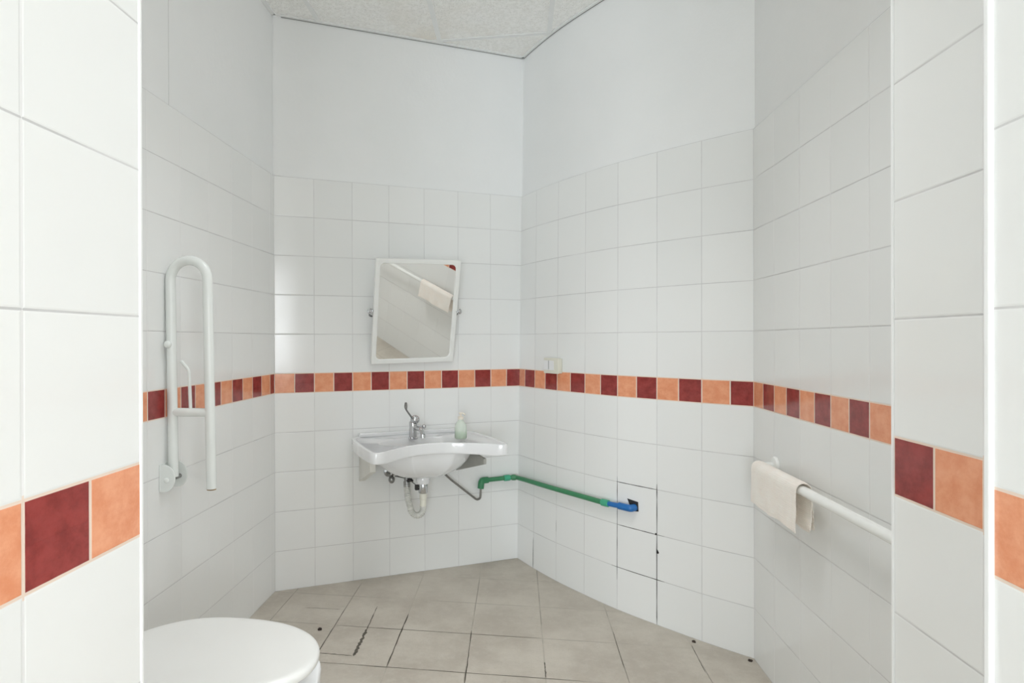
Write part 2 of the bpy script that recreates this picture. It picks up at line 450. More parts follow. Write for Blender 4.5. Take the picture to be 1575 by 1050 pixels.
def blotch(u, z, w, h, n=9, seed=3, mi=3, o=0.0012):
    rnd = random.Random(seed); vs = []
    for k in range(n):
        a = 2 * math.pi * k / n; r = 0.75 + 0.4 * rnd.random()
        vs.append(bm.verts.new(WR(u + w * r * math.cos(a), o, z + h * r * math.sin(a))[0]))
    f = bm.faces.new(vs); f.material_index = mi
f = bm.faces.new([bm.verts.new(WR(a, 0.0012, b)[0]) for a, b in ((-0.402, 0.338), (-0.396, 0.334), (-0.389, 0.323), (-0.392, 0.317), (-0.402, 0.318))])
f.material_index = 3
blotch(-0.4045, 0.402, 0.0045, 0.005, seed=8)
f = bm.faces.new([bm.verts.new(WR(a, 0.0012, b)[0]) for a, b in ((-0.546, 0.533), (-0.520, 0.530), (-0.490, 0.527), (-0.488, 0.484), (-0.511, 0.480), (-0.535, 0.508))])
f.material_index = 3
bmesh.ops.recalc_face_normals(bm, faces=bm.faces)
struct('wall_right', bm, [M_TILEJ, M_PLAS, M_CRACK, M_HOLE], smooth=25)
# straight wall on the right that carries the grab rail
Y0 = 2.5362
cols = [(0.012 + k * 0.2, V(XR, Y0 - (k * 0.2 if k else 0) - 0.0, 0)) for k in range(0, 1)]
cols = [(2.545 - y, V(XR, y, 0)) for y in (Y0, 2.2, 1.8, 1.4, 1.0)]
struct('wall_rail_side', wall_bm(cols, -1), [M_TILE, M_PLAS])
# left wall
cols = [(2.845 - y, V(XL, y, 0)) for y in (2.8963, 2.4, 1.9, 1.4, 0.9, 0.6)]
bm = wall_bm(cols[::-1], -1)
a_box(bm, (XL - 0.0072, 1.9845, ZT), (XL - 0.0064, 1.9865, ZC - 0.01), 2)
struct('wall_left', bm, [M_TILE, M_PLAS, simple('filled_plaster_joint', (0.60, 0.61, 0.60), 0.8)])

# wall blocks either side of the doorway (the camera stands in it)
def block(name, x0, x1, y0, y1, uofs, mat, sidewall):
    bm = bmesh.new(); uvl = bm.loops.layers.uv.new('UVMap')
    a_box(bm, (x0, y0, 0), (x1, y1, ZC))
    for f in bm.faces:
        nn = f.normal if f.normal.length > 0.5 else None
        f.normal_update(); nn = f.normal
        for l in f.loops:
            c = l.vert.co
            if abs(nn.x) > 0.5: l[uvl].uv = ((y1 - c.y) + uofs, c.z)
            elif abs(nn.y) > 0.5: l[uvl].uv = (c.x, c.z)
            else: l[uvl].uv = (c.x, 0.05 + c.y * 0)
    bmesh.ops.recalc_face_normals(bm, faces=bm.faces)
    return struct(name, bm, [mat])
block('wall_doorway_left', -1.28, -0.5124, 0.47, 0.7600, 0.003, M_TILE, 1)
block('wall_doorway_right', 0.6376, 1.0, 0.7539, 1.1275, 0.0, M_TILE2, 1)
block('wall_doorway_right_outer', 0.5274, 1.0, 0.47, 0.7539, 0.0, M_TILE, 1)
# white corner beads on the tiled arrises
bm = bmesh.new(); a_box(bm, (-0.5140, 0.7590, 0.0), (-0.5105, 0.7655, ZC - 0.001)); o = link('trim_1', bm, M_BEAD, bevel=0.002); o['kind'] = 'structure'
bm = bmesh.new(); a_box(bm, (0.6345, 1.1262, 0.0), (0.6390, 1.1310, ZC - 0.001)); o = link('trim_2', bm, M_BEAD, bevel=0.0015); o['kind'] = 'structure'
bm = bmesh.new(); a_box(bm, (0.5225, 0.7520, 0.0), (0.5330, 0.7612, ZC - 0.001)); o = link('trim_3', bm, M_BEAD, bevel=0.002); o['kind'] = 'structure'

# floor, with the cut repair joints
bm = bmesh.new(); a_box(bm, (-2.8, -3.4, -0.05), (3.8, 3.75, 0.0))
def fstrip(x0, y0, x1, y1, w, mi, seed=1, steps=12):
    rnd = random.Random(seed); a, b = V(x0, y0, 0.0006), V(x1, y1, 0.0006); d = (b - a).normalized(); s = V(-d.y, d.x, 0); L, Rr = [], []
    for k in range(steps + 1):
        t = k / steps; p = a.lerp(b, t); ww = w * (0.5 + 0.8 * rnd.random()) * (0.3 if k in (0, steps) else 1); j = s * ((rnd.random() - 0.5) * w * 0.5)
        L.append(bm.verts.new(p + s * ww / 2 + j)); Rr.append(bm.verts.new(p - s * ww / 2 + j))
    for k in range(steps):
        f = bm.faces.new((L[k], L[k + 1], Rr[k + 1], Rr[k])); f.material_index = mi
fstrip(-0.664, 2.80, -0.657, 2.56, 0.004, 1, 3)
fstrip(-0.657, 2.57, -0.6545, 2.345, 0.012, 1, 4, 22)
fstrip(-0.503, 2.74, -0.505, 2.28, 0.005, 1, 5)
fstrip(-0.809, 2.75, -0.806, 2.32, 0.0035, 1, 6)
fstrip(-0.2005, 2.62, -0.196, 2.20, 0.0045, 1, 7)
fstrip(0.1026, 2.40, 0.1035, 2.29, 0.004, 1, 11)
fstrip(-0.809, 2.588, 0.10, 2.590, 0.0028, 1, 8)
fstrip(-0.66, 2.346, -0.809, 2.35, 0.004, 1, 10)
fstrip(-0.80, 2.281, 0.24, 2.285, 0.0030, 1, 9)
fstrip(-1.0, 2.74, -0.83, 2.745, 0.003, 1, 12)
fstrip(0.408, 2.69, 0.404, 2.40, 0.0022, 1, 13)
fstrip(0.712, 2.62, 0.705, 2.40, 0.0022, 1, 14)
M_FJ = simple('dirty_floor_joint', (0.14, 0.125, 0.10), 0.9, var=0.5, scale=70)
struct('floor', bm, [M_FLOOR, M_FJ])

# ceiling: boards, the exposed grid, and the edge angle along the walls
bm = bmesh.new(); a_box(bm, (-2.8, -3.4, ZC), (3.8, 3.75, ZC + 0.05), 0)
gx = [0.173 + 0.592 * k for k in range(-5, 7)]; gy = [3.283 - 0.592 * k for k in range(0, 12)]
for x in gx: a_box(bm, (x - 0.012, -3.2, ZC - 0.006), (x + 0.012, 3.7, ZC - 0.0005), 1)
for y in gy: a_box(bm, (-2.65, y - 0.012, ZC - 0.0055), (3.65, y + 0.012, ZC - 0.0006), 1)
def angle_strip(pts, nrm, z0, z1, o0, o1, mi):
    for (p, n0), (q, n1) in zip(zip(pts, nrm), zip(pts[1:], nrm[1:])):
        vs = [bm.verts.new(a + b * o + V(0, 0, z)) for a, b, o, z in ((p, n0, o0, z0), (q, n1, o0, z0), (q, n1, o1, z0), (p, n0, o1, z0))]
        ws = [bm.verts.new(v.co + V(0, 0, z1 - z0)) for v in vs]
        loft(bm, [vs, ws], True, mi)
bp = [BK(0, -0.006, 0), BK(1.385 + lean(ZC), -0.006, 0)]; angle_strip(bp, [NB, NB], ZC - 0.007, ZC - 0.0005, 0.0, 0.018, 1)
angle_strip(bp, [NB, NB], ZC - 0.0095, ZC - 0.0072, 0.0005, 0.0035, 2)
rp = [WR(u, -0.006, 0)[0] + DW * ((lean(ZC) - lean(0)) * w_right(u)) for u, _ in right_cols]; rn = [WR(u, 0, 0)[1] for u, _ in right_cols]
angle_strip(rp, rn, ZC - 0.007, ZC - 0.0005, 0.0, 0.018, 1); angle_strip(rp, rn, ZC - 0.0095, ZC - 0.0072, 0.0005, 0.0035, 2)
angle_strip([V(XL - 0.006, 0.8, 0), V(XL - 0.006, 2.895, 0)], [V(1, 0, 0)] * 2, ZC - 0.007, ZC - 0.0005, 0.0, 0.020, 1)
struct('ceiling', bm, [M_CEIL, M_GRID, M_GAP])

# the hallway behind the camera: plain painted walls and a window in the far one
bm = bmesh.new()
YR = -3.2
for lo, hi in (((-2.8, YR - .2, 0), (-1.05, YR, ZC)), ((0.65, YR - .2, 0), (2.25, YR, ZC)), ((3.45, YR - .2, 0), (3.8, YR, ZC)), ((-1.05, YR - .2, 2.1), (0.65, YR, ZC)), ((2.25, YR - .2, 0), (3.45, YR, 0.7)), ((2.25, YR - .2, 2.5), (3.45, YR, ZC))):
    a_box(bm, lo, hi)
struct('wall_hallway_rear', bm, [M_PLAS])
bm = bmesh.new(); a_box(bm, (-2.8, YR, 0), (-2.7, 0.6, ZC)); struct('wall_hallway_left', bm, [M_PLAS])
bm = bmesh.new(); a_box(bm, (3.7, YR, 0), (3.8, 0.6, ZC)); struct('wall_hallway_right', bm, [M_PLAS])
bm = bmesh.new(); a_box(bm, (-2.7, 0.47, 0), (-1.28, 0.57, ZC)); struct('wall_hallway_front_left', bm, [M_PLAS])
bm = bmesh.new(); a_box(bm, (1.0, 0.47, 0), (3.7, 0.57, ZC)); struct('wall_hallway_front_right', bm, [M_PLAS])
bm = bmesh.new(); y0, y1 = YR - .06, YR - .01
for lo, hi in (((2.25, y0, 0.7), (2.31, y1, 2.5)), ((3.39, y0, 0.7), (3.45, y1, 2.5)), ((2.31, y0, 0.7), (3.39, y1, 0.76)), ((2.31, y0, 2.44), (3.39, y1, 2.5)), ((2.86, y0, 0.76), (2.92, y1, 2.44)), ((2.31, y0, 2.12), (2.86, y1, 2.16)), ((2.92, y0, 2.12), (3.39, y1, 2.16))):
    a_box(bm, lo, hi)
struct('window_1', bm, [M_FRAME])
bm = bmesh.new()
for lo, hi in (((-1.05, y0, 0.0), (-0.98, y1, 2.1)), ((0.58, y0, 0.0), (0.65, y1, 2.1)), ((-0.98, y0, 1.82), (0.58, y1, 2.1)), ((-0.98, y0, 0.0), (0.58, y1, 0.09)), ((-0.23, y0, 0.09), (-0.16, y1, 1.82))):
    a_box(bm, lo, hi)
struct('added_door_1', bm, [M_FRAME])  # unseen glazed door, added to hold the low light behind the camera

# ------------------------------------------------------------------ washbasin
wb = thing('washbasin', 'white ceramic washbasin with concave front edge hung on the back wall under the mirror', 'washbasin', BK(0.725, 0.0, 0.56))
UC = 0.722
def basin():
    bm = bmesh.new(); N = 128
    # half outline (s, o), symmetrical about s = 0
    half = [(0.0, 0.352), (0.05, 0.356), (0.10, 0.370), (0.15, 0.394), (0.20, 0.425), (0.25, 0.463), (0.29, 0.497), (0.315, 0.508), (0.332, 0.503), (0.342, 0.485), (0.347, 0.44),
            (0.352, 0.36), (0.355, 0.25), (0.352, 0.14), (0.342, 0.065), (0.322, 0.022), (0.295, 0.003), (0.2, 0.003), (0.0, 0.003)]
    poly = half + [(-s, o) for s, o in half[-2:0:-1]]
    cs, co = 0.0, 0.205
    def hit(th):
        dx, dy = math.sin(th), math.cos(th); best = None
        for i in range(len(poly)):
            x0, y0 = poly[i][0] - cs, poly[i][1] - co; x1, y1 = poly[(i + 1) % len(poly)][0] - cs, poly[(i + 1) % len(poly)][1] - co
            ex, ey = x1 - x0, y1 - y0; den = dx * ey - dy * ex
            if abs(den) < 1e-12: continue
            t = (x0 * ey - y0 * ex) / den; k = (x0 * dy - y0 * dx) / den
            if t > 0 and -1e-6 <= k <= 1 + 1e-6: best = t if best is None else max(best, t)
        return best
    # sample by polygon arc so that corners keep their shape
    ths = []
    dens = []
    for i in range(len(poly)):
        (x0, y0), (x1, y1) = poly[i], poly[(i + 1) % len(poly)]; L = math.hypot(x1 - x0, y1 - y0); m = max(2, int(L / 0.018))
        for k in range(m): ths.append(math.atan2(x0 + (x1 - x0) * k / m - cs, y0 + (y1 - y0) * k / m - co))
    ths.sort(); N = len(ths)
    out = [hit(t) for t in ths]
    def ell(t, a, b): return 1.0 / math.sqrt((math.sin(t) / a) ** 2 + (math.cos(t) / b) ** 2)
    bw = [min(ell(t, 0.235, 0.128), o * 0.80) for t, o in zip(ths, out)]         # bowl opening
    uw = [min(ell(t, 0.265, 0.175), o * 0.93) for t, o in zip(ths, out)]         # underside of the bowl
    ZT_, ZB_ = 0.762, 0.708
    rings = []
    def ring(rad, z): rings.append([bm.verts.new(BK(UC + cs + r * math.sin(t), co + r * math.cos(t), z(r, t) if callable(z) else z)) for r, t in zip(rad, ths)])
    ring([0.030] * N, 0.566)
    for s_, z in ((0.25, 0.568), (0.45, 0.578), (0.62, 0.595), (0.78, 0.620), (0.90, 0.650), (0.97, 0.680), (1.0, 0.700)): ring([r * s_ for r in uw], z)
    ring([r * 1.02 for r in uw], 0.706)
    ring([o * 0.975 for o in out], ZB_ - 0.001)
    ring([o * 0.995 for o in out], ZB_ + 0.002)
    ring(out, ZB_ + 0.008)
    ring(out, ZT_ - 0.006)
    ring([o * 0.995 for o in out], ZT_ - 0.001)
    ring([o * 0.985 for o in out], ZT_)
    ring([o - 0.018 for o in out], ZT_)
    ring([o - 0.024 for o in out], ZT_ - 0.003)
    ring([max(o - 0.034, b * 1.04) for o, b in zip(out, bw)], ZT_ - 0.012)
    ring([max(b * 1.02, b) for b in bw], ZT_ - 0.012)
    ring([b * 0.985 for b in bw], ZT_ - 0.018)
    for s_, z in ((0.95, 0.715), (0.88, 0.675), (0.75, 0.640), (0.55, 0.618), (0.3, 0.606)): ring([b * s_ for b in bw], z)
    ring([0.02] * N, 0.602)
    loft(bm, rings, True)
    # raised ledge along the wall
    vs = []
    return bm
link('basin', basin(), M_CER, wb, smooth=50)
bm = bmesh.new()
a_obox(bm, BK(UC, 0.016, 0.768), DW, NB, V(0, 0, 1), 0.585, 0.026, 0.022)
link('back_ledge', bm, M_CER, wb, smooth=40, bevel=0.006, seg=3)
bm = bmesh.new(); a_lathe(bm, BK(UC, 0.205, 0.603), (0, 0, 1), [(0, 0.024), (0.003, 0.024), (0.004, 0.018), (0.002, 0.012)]); link('drain_ring', bm, M_CHR, wb, smooth=40)
# support brackets, a triangular plate each
def bracket(u, zlow, zf, omax, th, mat):
    bm = bmesh.new()
    pts = [BK(u - th / 2, 0.001, zlow), BK(u - th / 2, 0.001, 0.700), BK(u - th / 2, omax, 0.700), BK(u - th / 2, omax, zf)]
    a_prism(bm, pts, DW * th); return link('bracket', bm, mat, wb, bevel=0.002)
bracket(0.448, 0.522, 0.618, 0.245, 0.030, M_BRKT)
bm = bmesh.new(); u_ = 0.984
a_prism(bm, [BK(u_, 0.001, 0.540), BK(u_, 0.001, 0.695), BK(u_, 0.06, 0.695), BK(u_, 0.375, 0.672), BK(u_, 0.375, 0.645)], DW * 0.016)
b2 = link('bracket', bm, M_BRKG, wb, bevel=0.0015); b2['label'] = 'grey support bracket'
# waste: white nut, chrome cup, ivory tail, corrugated trap hose
TU = UC - 0.001; TO = 0.205
w_ = bpy.data.objects.new('waste_trap', None); COL.objects.link(w_); w_.parent = wb
bm = bmesh.new(); a_lathe(bm, BK(TU, TO, 0.568), (0, 0, -1), [(0, 0.034), (0.004, 0.036), (0.018, 0.036), (0.034, 0.031), (0.036, 0.02)]); link('nut', bm, M_CER, w_, smooth=35)
bm = bmesh.new(); a_lathe(bm, BK(TU, TO, 0.534), (0, 0, -1), [(0, 0.022), (0.004, 0.0235), (0.046, 0.0235), (0.050, 0.021), (0.052, 0.015)]); link('cup', bm, M_CHR, w_, smooth=35)
bm = bmesh.new(); a_cyl(bm, BK(TU, TO, 0.484), BK(TU, TO, 0.418), 0.0155); a_lathe(bm, BK(TU, TO, 0.484), (0, 0, -1), [(0, 0.016), (0.01, 0.0185), (0.03, 0.0185), (0.034, 0.016)]); link('tailpipe', bm, M_PVC, w_, smooth=40)
path = [BK(TU, TO, 0.42)]
for k in range(0, 13):
    a = math.pi * k / 12; path.append(BK(TU - 0.028 + 0.028 * math.cos(a), TO - 0.018 * (1 - math.cos(a)), 0.402 - 0.035 * math.sin(a)))
path += [BK(TU - 0.062, TO - 0.050, 0.43), BK(TU - 0.066, TO - 0.06, 0.47), BK(TU - 0.062, TO - 0.08, 0.505)]
# resample densely and corrugate
def resample(pts, n):
    L = [0]
    for a, b in zip(pts, pts[1:]): L.append(L[-1] + (b - a).length)
    out = []
    for k in range(n):
        s = L[-1] * k / (n - 1); i = 0
        while i < len(L) - 2 and L[i + 1] < s: i += 1
        out.append(pts[i].lerp(pts[i + 1], (s - L[i]) / max(1e-9, L[i + 1] - L[i])))
    return out
path = resample(fillet(path, 0.02, 4), 116)
bm = bmesh.new(); a_tube(bm, path, [0.0150 + (0.0022 if (k // 2) % 2 else -0.0010) for k in range(116)], 18); link('corrugated_hose', bm, M_CORR, w_, smooth=60)
bm = bmesh.new(); a_cyl(bm, path[-1] - V(0, 0, 0.004), BK(TU - 0.060, TO - 0.088, 0.530), 0.0175); a_tube(bm, fillet([BK(TU - 0.060, TO - 0.088, 0.528), BK(TU - 0.06, TO - 0.095, 0.556), BK(TU - 0.06, 0.001, 0.556)], 0.02, 6), 0.014, 16)
a_lathe(bm, BK(TU - 0.06, 0.0, 0.556), NB, [(0.0005, 0.03), (0.004, 0.03), (0.010, 0.02)]); link('wall_elbow', bm, M_CHRD, w_, smooth=40)
# shut-off valve, pop-up rod and its black clamp under the bowl
bm = bmesh.new(); vu = 0.594
a_lathe(bm, BK(vu, 0.0, 0.560), NB, [(0.0005, 0.026), (0.004, 0.026), (0.008, 0.014), (0.045, 0.012), (0.05, 0.012)])
a_ball(bm, BK(vu, 0.05, 0.560), 0.016); a_cyl(bm, BK(vu, 0.05, 0.560), BK(vu, 0.05, 0.525), 0.011); a_ball(bm, BK(vu + 0.002, 0.055, 0.530), 0.017, 1, 1, 1.2)
link('shutoff_valve', bm, M_CHRD, wb, smooth=40)
bm = bmesh.new(); a_tube(bm, [BK(vu + 0.02, 0.06, 0.548), BK(vu + 0.07, 0.13, 0.545), BK(TU - 0.02, TO, 0.512)], 0.0028, 10); link('popup_rod', bm, M_CHRD, wb, smooth=60)
bm = bmesh.new(); a_obox(bm, BK(0.672, 0.13, 0.553), DW, NB, V(0, 0, 1), 0.022, 0.022, 0.044); a_obox(bm, BK(0.672, 0.13, 0.535), DW, NB, V(0, 0, 1), 0.034, 0.028, 0.010)
a_obox(bm, BK(0.700, 0.13, 0.565), DW, NB, V(0, 0, 1), 0.045, 0.02, 0.014); link('rod_clamp', bm, M_BLACK, wb, bevel=0.002)
bm = bmesh.new(); a_obox(bm, BK(0.693, TO - 0.012, 0.512), DW, NB, V(0, 0, 1), 0.022, 0.018, 0.026); link('rod_clamp', bm, M_BLACK, wb, bevel=0.002)
# tap with the long elbow lever
fa = bpy.data.objects.new('faucet', None); COL.objects.link(fa); fa.parent = wb; fa['label'] = 'chrome lever tap'
FU, FO, FZ = 0.703, 0.105, 0.748
bm = bmesh.new(); a_lathe(bm, BK(FU - 0.004, FO, FZ), (0, 0, 1), [(0, 0.026), (0.006, 0.026), (0.010, 0.021), (0.065, 0.019), (0.085, 0.021), (0.092, 0.019)]); link('tap_body', bm, M_CHR, fa, smooth=40)
bm = bmesh.new(); a_tube(bm, fillet([BK(FU + 0.004, FO + 0.01, FZ + 0.058), BK(FU + 0.010, FO + 0.095, FZ + 0.062), BK(FU + 0.011, FO + 0.120, FZ + 0.036)], 0.02, 6), 0.0115, 18); a_cyl(bm, BK(FU + 0.011, FO + 0.119, FZ + 0.040), BK(FU + 0.011, FO + 0.121, FZ + 0.022), 0.0135); link('spout', bm, M_CHR, fa, smooth=50)
bm = bmesh.new(); a_ball(bm, BK(FU + 0.004, FO + 0.01, FZ + 0.102), 0.0255, 1, 1, 0.95); link('cartridge_cap', bm, M_CHR, fa, smooth=80)
bm = bmesh.new(); pts = fillet([BK(FU - 0.012, FO + 0.02, FZ + 0.108), BK(FU - 0.050, FO + 0.055, FZ + 0.150), BK(FU - 0.066, FO + 0.075, FZ + 0.168), BK(FU - 0.068, FO + 0.085, FZ + 0.200)], 0.03, 6)
a_tube(bm, pts, [0.0048] * (len(pts) - 6) + [0.0055, 0.0065, 0.0075, 0.0085, 0.0085, 0.006], 14); link('lever', bm, M_CHRD, fa, smooth=60)
bm = bmesh.new(); a_cyl(bm, BK(FU + 0.012, FO + 0.012, FZ + 0.070), BK(FU + 0.046, FO + 0.028, FZ + 0.066), 0.006); a_ball(bm, BK(FU + 0.048, FO + 0.029, FZ + 0.066), 0.0115); link('side_knob', bm, M_CHR, fa, smooth=60)

# soap bottle on the right of the basin deck
SU, SO, SZ = 0.927, 0.213, 0.7535
sb = thing('soap_dispenser', 'small translucent pale green liquid soap bottle with cream pump standing on the washbasin', 'soap bottle', BK(SU, SO, SZ))
bm = bmesh.new(); a_lathe(bm, BK(SU, SO, SZ), (0, 0, 1), [(0.0, 0.029), (0.003, 0.0315), (0.05, 0.032), (0.072, 0.029), (0.088, 0.018), (0.094, 0.0125), (0.104, 0.0125)]); link('bottle', bm, M_BOT, sb, smooth=50)
bm = bmesh.new(); a_lathe(bm, BK(SU, SO, SZ + 0.0015), (0, 0, 1), [(0.0, 0.0275), (0.003, 0.030), (0.034, 0.0302)]); link('liquid_soap', bm, M_SOAP, sb, smooth=50)
bm = bmesh.new(); a_lathe(bm, BK(SU, SO, SZ + 0.100), (0, 0, 1), [(0.0, 0.0145), (0.014, 0.0145), (0.016, 0.006), (0.028, 0.005), (0.029, 0.010), (0.036, 0.009)])
a_tube(bm, [BK(SU, SO, SZ + 0.133), BK(SU + 0.012, SO + 0.016, SZ + 0.131), BK(SU + 0.016, SO + 0.022, SZ + 0.124)], 0.0038, 10); link('pump', bm, M_CAP, sb, smooth=50)

# ------------------------------------------------------------------ tilting mirror
T = R(15.47); yw = R(0.99); rl = R(1.16)
nh = Matrix.Rotation(yw, 3, 'Z') @ NB; MN = (nh * math.cos(T) - V(0, 0, math.sin(T))).normalized()
ma = V(-nh.y, nh.x, 0); mb = V(0, 0, math.cos(T)) + nh * math.sin(T)
MA = (ma * math.cos(rl) + mb * math.sin(rl)).normalized(); MB = (mb * math.cos(rl) - ma * math.sin(rl)).normalized()
MC = BK(0.7136, 0.1206, 1.4138); MW, MH = 0.463, 0.557
mi_ = thing('tilting_mirror', 'white framed rectangular mirror tipped forward on two pivots above the washbasin', 'mirror', MC)
def rrect(w, h, r, n=8):
    out = []
    for cx_, cy_, a0 in ((w / 2 - r, h / 2 - r, 0), (-w / 2 + r, h / 2 - r, 90), (-w / 2 + r, -h / 2 + r, 180), (w / 2 - r, -h / 2 + r, 270)):
        for k in range(n + 1):
            a = R(a0 + 90 * k / n); out.append((cx_ + r * math.cos(a), cy_ + r * math.sin(a)))
    return out
def mp(x, y, z): return MC + MA * x + MB * y + MN * z
bm = bmesh.new(); rings = []
for (w, h, r, z) in ((MW - .006, MH - .006, .004, -0.020), (MW, MH, .005, -0.018), (MW, MH, .006, -0.002), (MW - .004, MH - .004, .005, 0.0), (MW - 0.044, MH - 0.044, 0.026, 0.0), (MW - 0.050, MH - 0.050, 0.024, -0.004), (MW - 0.050, MH - 0.050, 0.024, -0.014)):
    rings.append([bm.verts.new(mp(x + 0.0015, y, z)) for x, y in rrect(w, h, r)])
loft(bm, rings, False); 
f = bm.faces.new(rings[0]); bmesh.ops.recalc_face_normals(bm, faces=bm.faces)
link('frame', bm, M_MIRF, mi_, smooth=35)
bm = bmesh.new(); vs = [bm.verts.new(mp(x + 0.0015, y, -0.006)) for x, y in rrect(MW - 0.046, MH - 0.046, 0.025)]; ws = [bm.verts.new(mp(x + 0.0015, y, -0.009)) for x, y in rrect(MW - 0.046, MH - 0.046, 0.025)]
loft(bm, [ws, vs], True); link('mirror_glass', bm, M_MIR, mi_)
for sgn in (-1, 1):
    pc = BK(0.7136 + sgn * (MW / 2 + 0.014), 0.1136, 1.4138 + (0.003 if sgn < 0 else 0.008))
    bm = bmesh.new(); a_lathe(bm, pc, NB, [(-0.010, 0.008), (-0.004, 0.0145), (0.004, 0.0150), (0.007, 0.0125), (0.006, 0.0095), (0.010, 0.0075), (0.0115, 0.004)]); a_cyl(bm, pc, pc - DW * (sgn * 0.02), 0.006); pv = link('pivot', bm, M_CHR, mi_, smooth=80)
    bm = bmesh.new(); wp = BK(0.7136 + sgn * (MW / 2 - 0.045), 0.0, 1.395); a_tube(bm, fillet([pc - V(0, 0, 0.006), pc - NB * 0.045 - V(0, 0, 0.022) - DW * (sgn * 0.004), wp + NB * 0.002], 0.03, 5), 0.0045, 10)
    a_lathe(bm, wp, NB, [(0.0005, 0.018), (0.005, 0.018), (0.007, 0.012)]); link('wall_bracket', bm, M_CHRD, pv, smooth=50)

# ------------------------------------------------------------------ fold-up grab rail on the left wall
gr = thing('folding_grab_rail', 'white fold-up grab rail raised against the left wall beside the toilet', 'grab rail', (XL, 1.95, 0.80))
YT = 1.95; rT = 0.0170
xa0, xa1, xb1, xb0 = -1.1885, -1.1975, -1.0595, -1.0475
ztop = 1.5637 - rT; rad = (xb1 - xa1) / 2
pts = [V(xa0, YT, 0.795), V(xa0 - 0.001, YT, 0.9), V(xa1, YT, ztop - rad)]
for k in range(1, 16):
    a = math.pi - math.pi * k / 16; pts.append(V((xa1 + xb1) / 2 + rad * math.cos(a), YT, ztop - rad + rad * math.sin(a)))
pts += [V(xb1, YT, ztop - rad), V(xb0, YT, 0.757)]
bm = bmesh.new(); a_tube(bm, pts, rT, 24); tb = link('tube', bm, M_ENAM, gr, smooth=50)
bm = bmesh.new(); a_lathe(bm, (xb0, YT, 0.757), (0, 0, -1), [(-0.002, rT * 0.98), (0.004, rT * 0.9), (0.005, rT * 0.5)]); o = link('tube_end', bm, M_RUST, tb, smooth=50); o['label'] = 'rusty open tube end'
bm = bmesh.new(); a_cyl(bm, (xa0 - 0.002, YT, 1.019), (xb0 - 0.006, YT, 1.019), 0.0150); link('crossbar', bm, M_ENAM, gr, smooth=50)
bm = bmesh.new(); a_tube(bm, fillet([V(-1.124, YT, 1.03), V(-1.1285, YT, 1.165), V(-1.1575, YT, 1.197)], 0.012, 5), 0.0058, 14); link('paper_holder_rod', bm, M_ENAM, gr, smooth=60)
bm = bmesh.new(); a_lathe(bm, (xa1 + 0.002, YT - rT + 0.004, 1.255), (0, -1, 0), [(0, 0.011), (0.008, 0.013), (0.014, 0.012), (0.018, 0.007)]); link('bumper_knob', bm, M_ENAM, gr, smooth=50)
def cheek(y, th, zc, h, reach, nm):
    bm = bmesh.new(); poly = [V(XL + 0.001, y, zc - h / 2)]
    poly.append(V(XL + reach - h * 0.42, y, zc - h / 2))
    for k in range(1, 12):
        a = -math.pi / 2 + math.pi * k / 12; poly.append(V(XL + reach - h * 0.42 + h * 0.42 * math.cos(a), y, zc + h / 2 * math.sin(a)))
    poly += [V(XL + reach - h * 0.42, y, zc + h / 2), V(XL + 0.001, y, zc + h / 2)]
    a_prism(bm, poly, V(0, th, 0)); return link('cheek_plate', bm, M_ENAM, gr, bevel=0.0015)
c1 = cheek(1.908, 0.006, 0.796, 0.094, 0.058, 'a')
bm = bmesh.new(); a_lathe(bm, (XL + 0.028, 1.908, 0.790), (0, -1, 0), [(-0.001, 0.009), (0.003, 0.009), (0.006, 0.005)]); link('bolt_head', bm, M_ENAM, c1, smooth=40)
cheek(1.986, 0.006, 0.796, 0.092, 0.058, 'b')
bm = bmesh.new(); a_box(bm, (XL + 0.0005, 1.907, 0.752), (XL + 0.005, 1.993, 0.842)); link('base_plate', bm, M_ENAM, gr, bevel=0.001)
bm = bmesh.new(); a_cyl(bm, (XL + 0.03, 1.910, 0.790), (XL + 0.03, 1.99, 0.790), 0.0075); link('hinge_pin', bm, M_CHRD, gr, smooth=50)

# ------------------------------------------------------------------ straight grab rail on the right wall, with the towel over it
XB = 0.8585; ZB = 0.806; YB = 2.331; YE = 1.43
sr = thing('straight_grab_rail', 'long straight white grab rail fixed along the right wall at hip height', 'grab rail', (XR, (YB + YE) / 2, ZB))
bm = bmesh.new()
a_tube(bm, fillet([V(XR - 0.002, YB, ZB), V(XB, YB, ZB), V(XB, YE, ZB), V(XR - 0.002, YE, ZB)], 0.035, 8), 0.0148, 22); link('bar', bm, M_ENAMR, sr, smooth=50)
for y in (YB, YE):
    bm = bmesh.new(); a_lathe(bm, (XR, y, ZB), (-1, 0, 0), [(0.0005, 0.036), (0.006, 0.036), (0.010, 0.033), (0.012, 0.020)]); link('wall_flange', bm, M_ENAMR, sr, smooth=40)

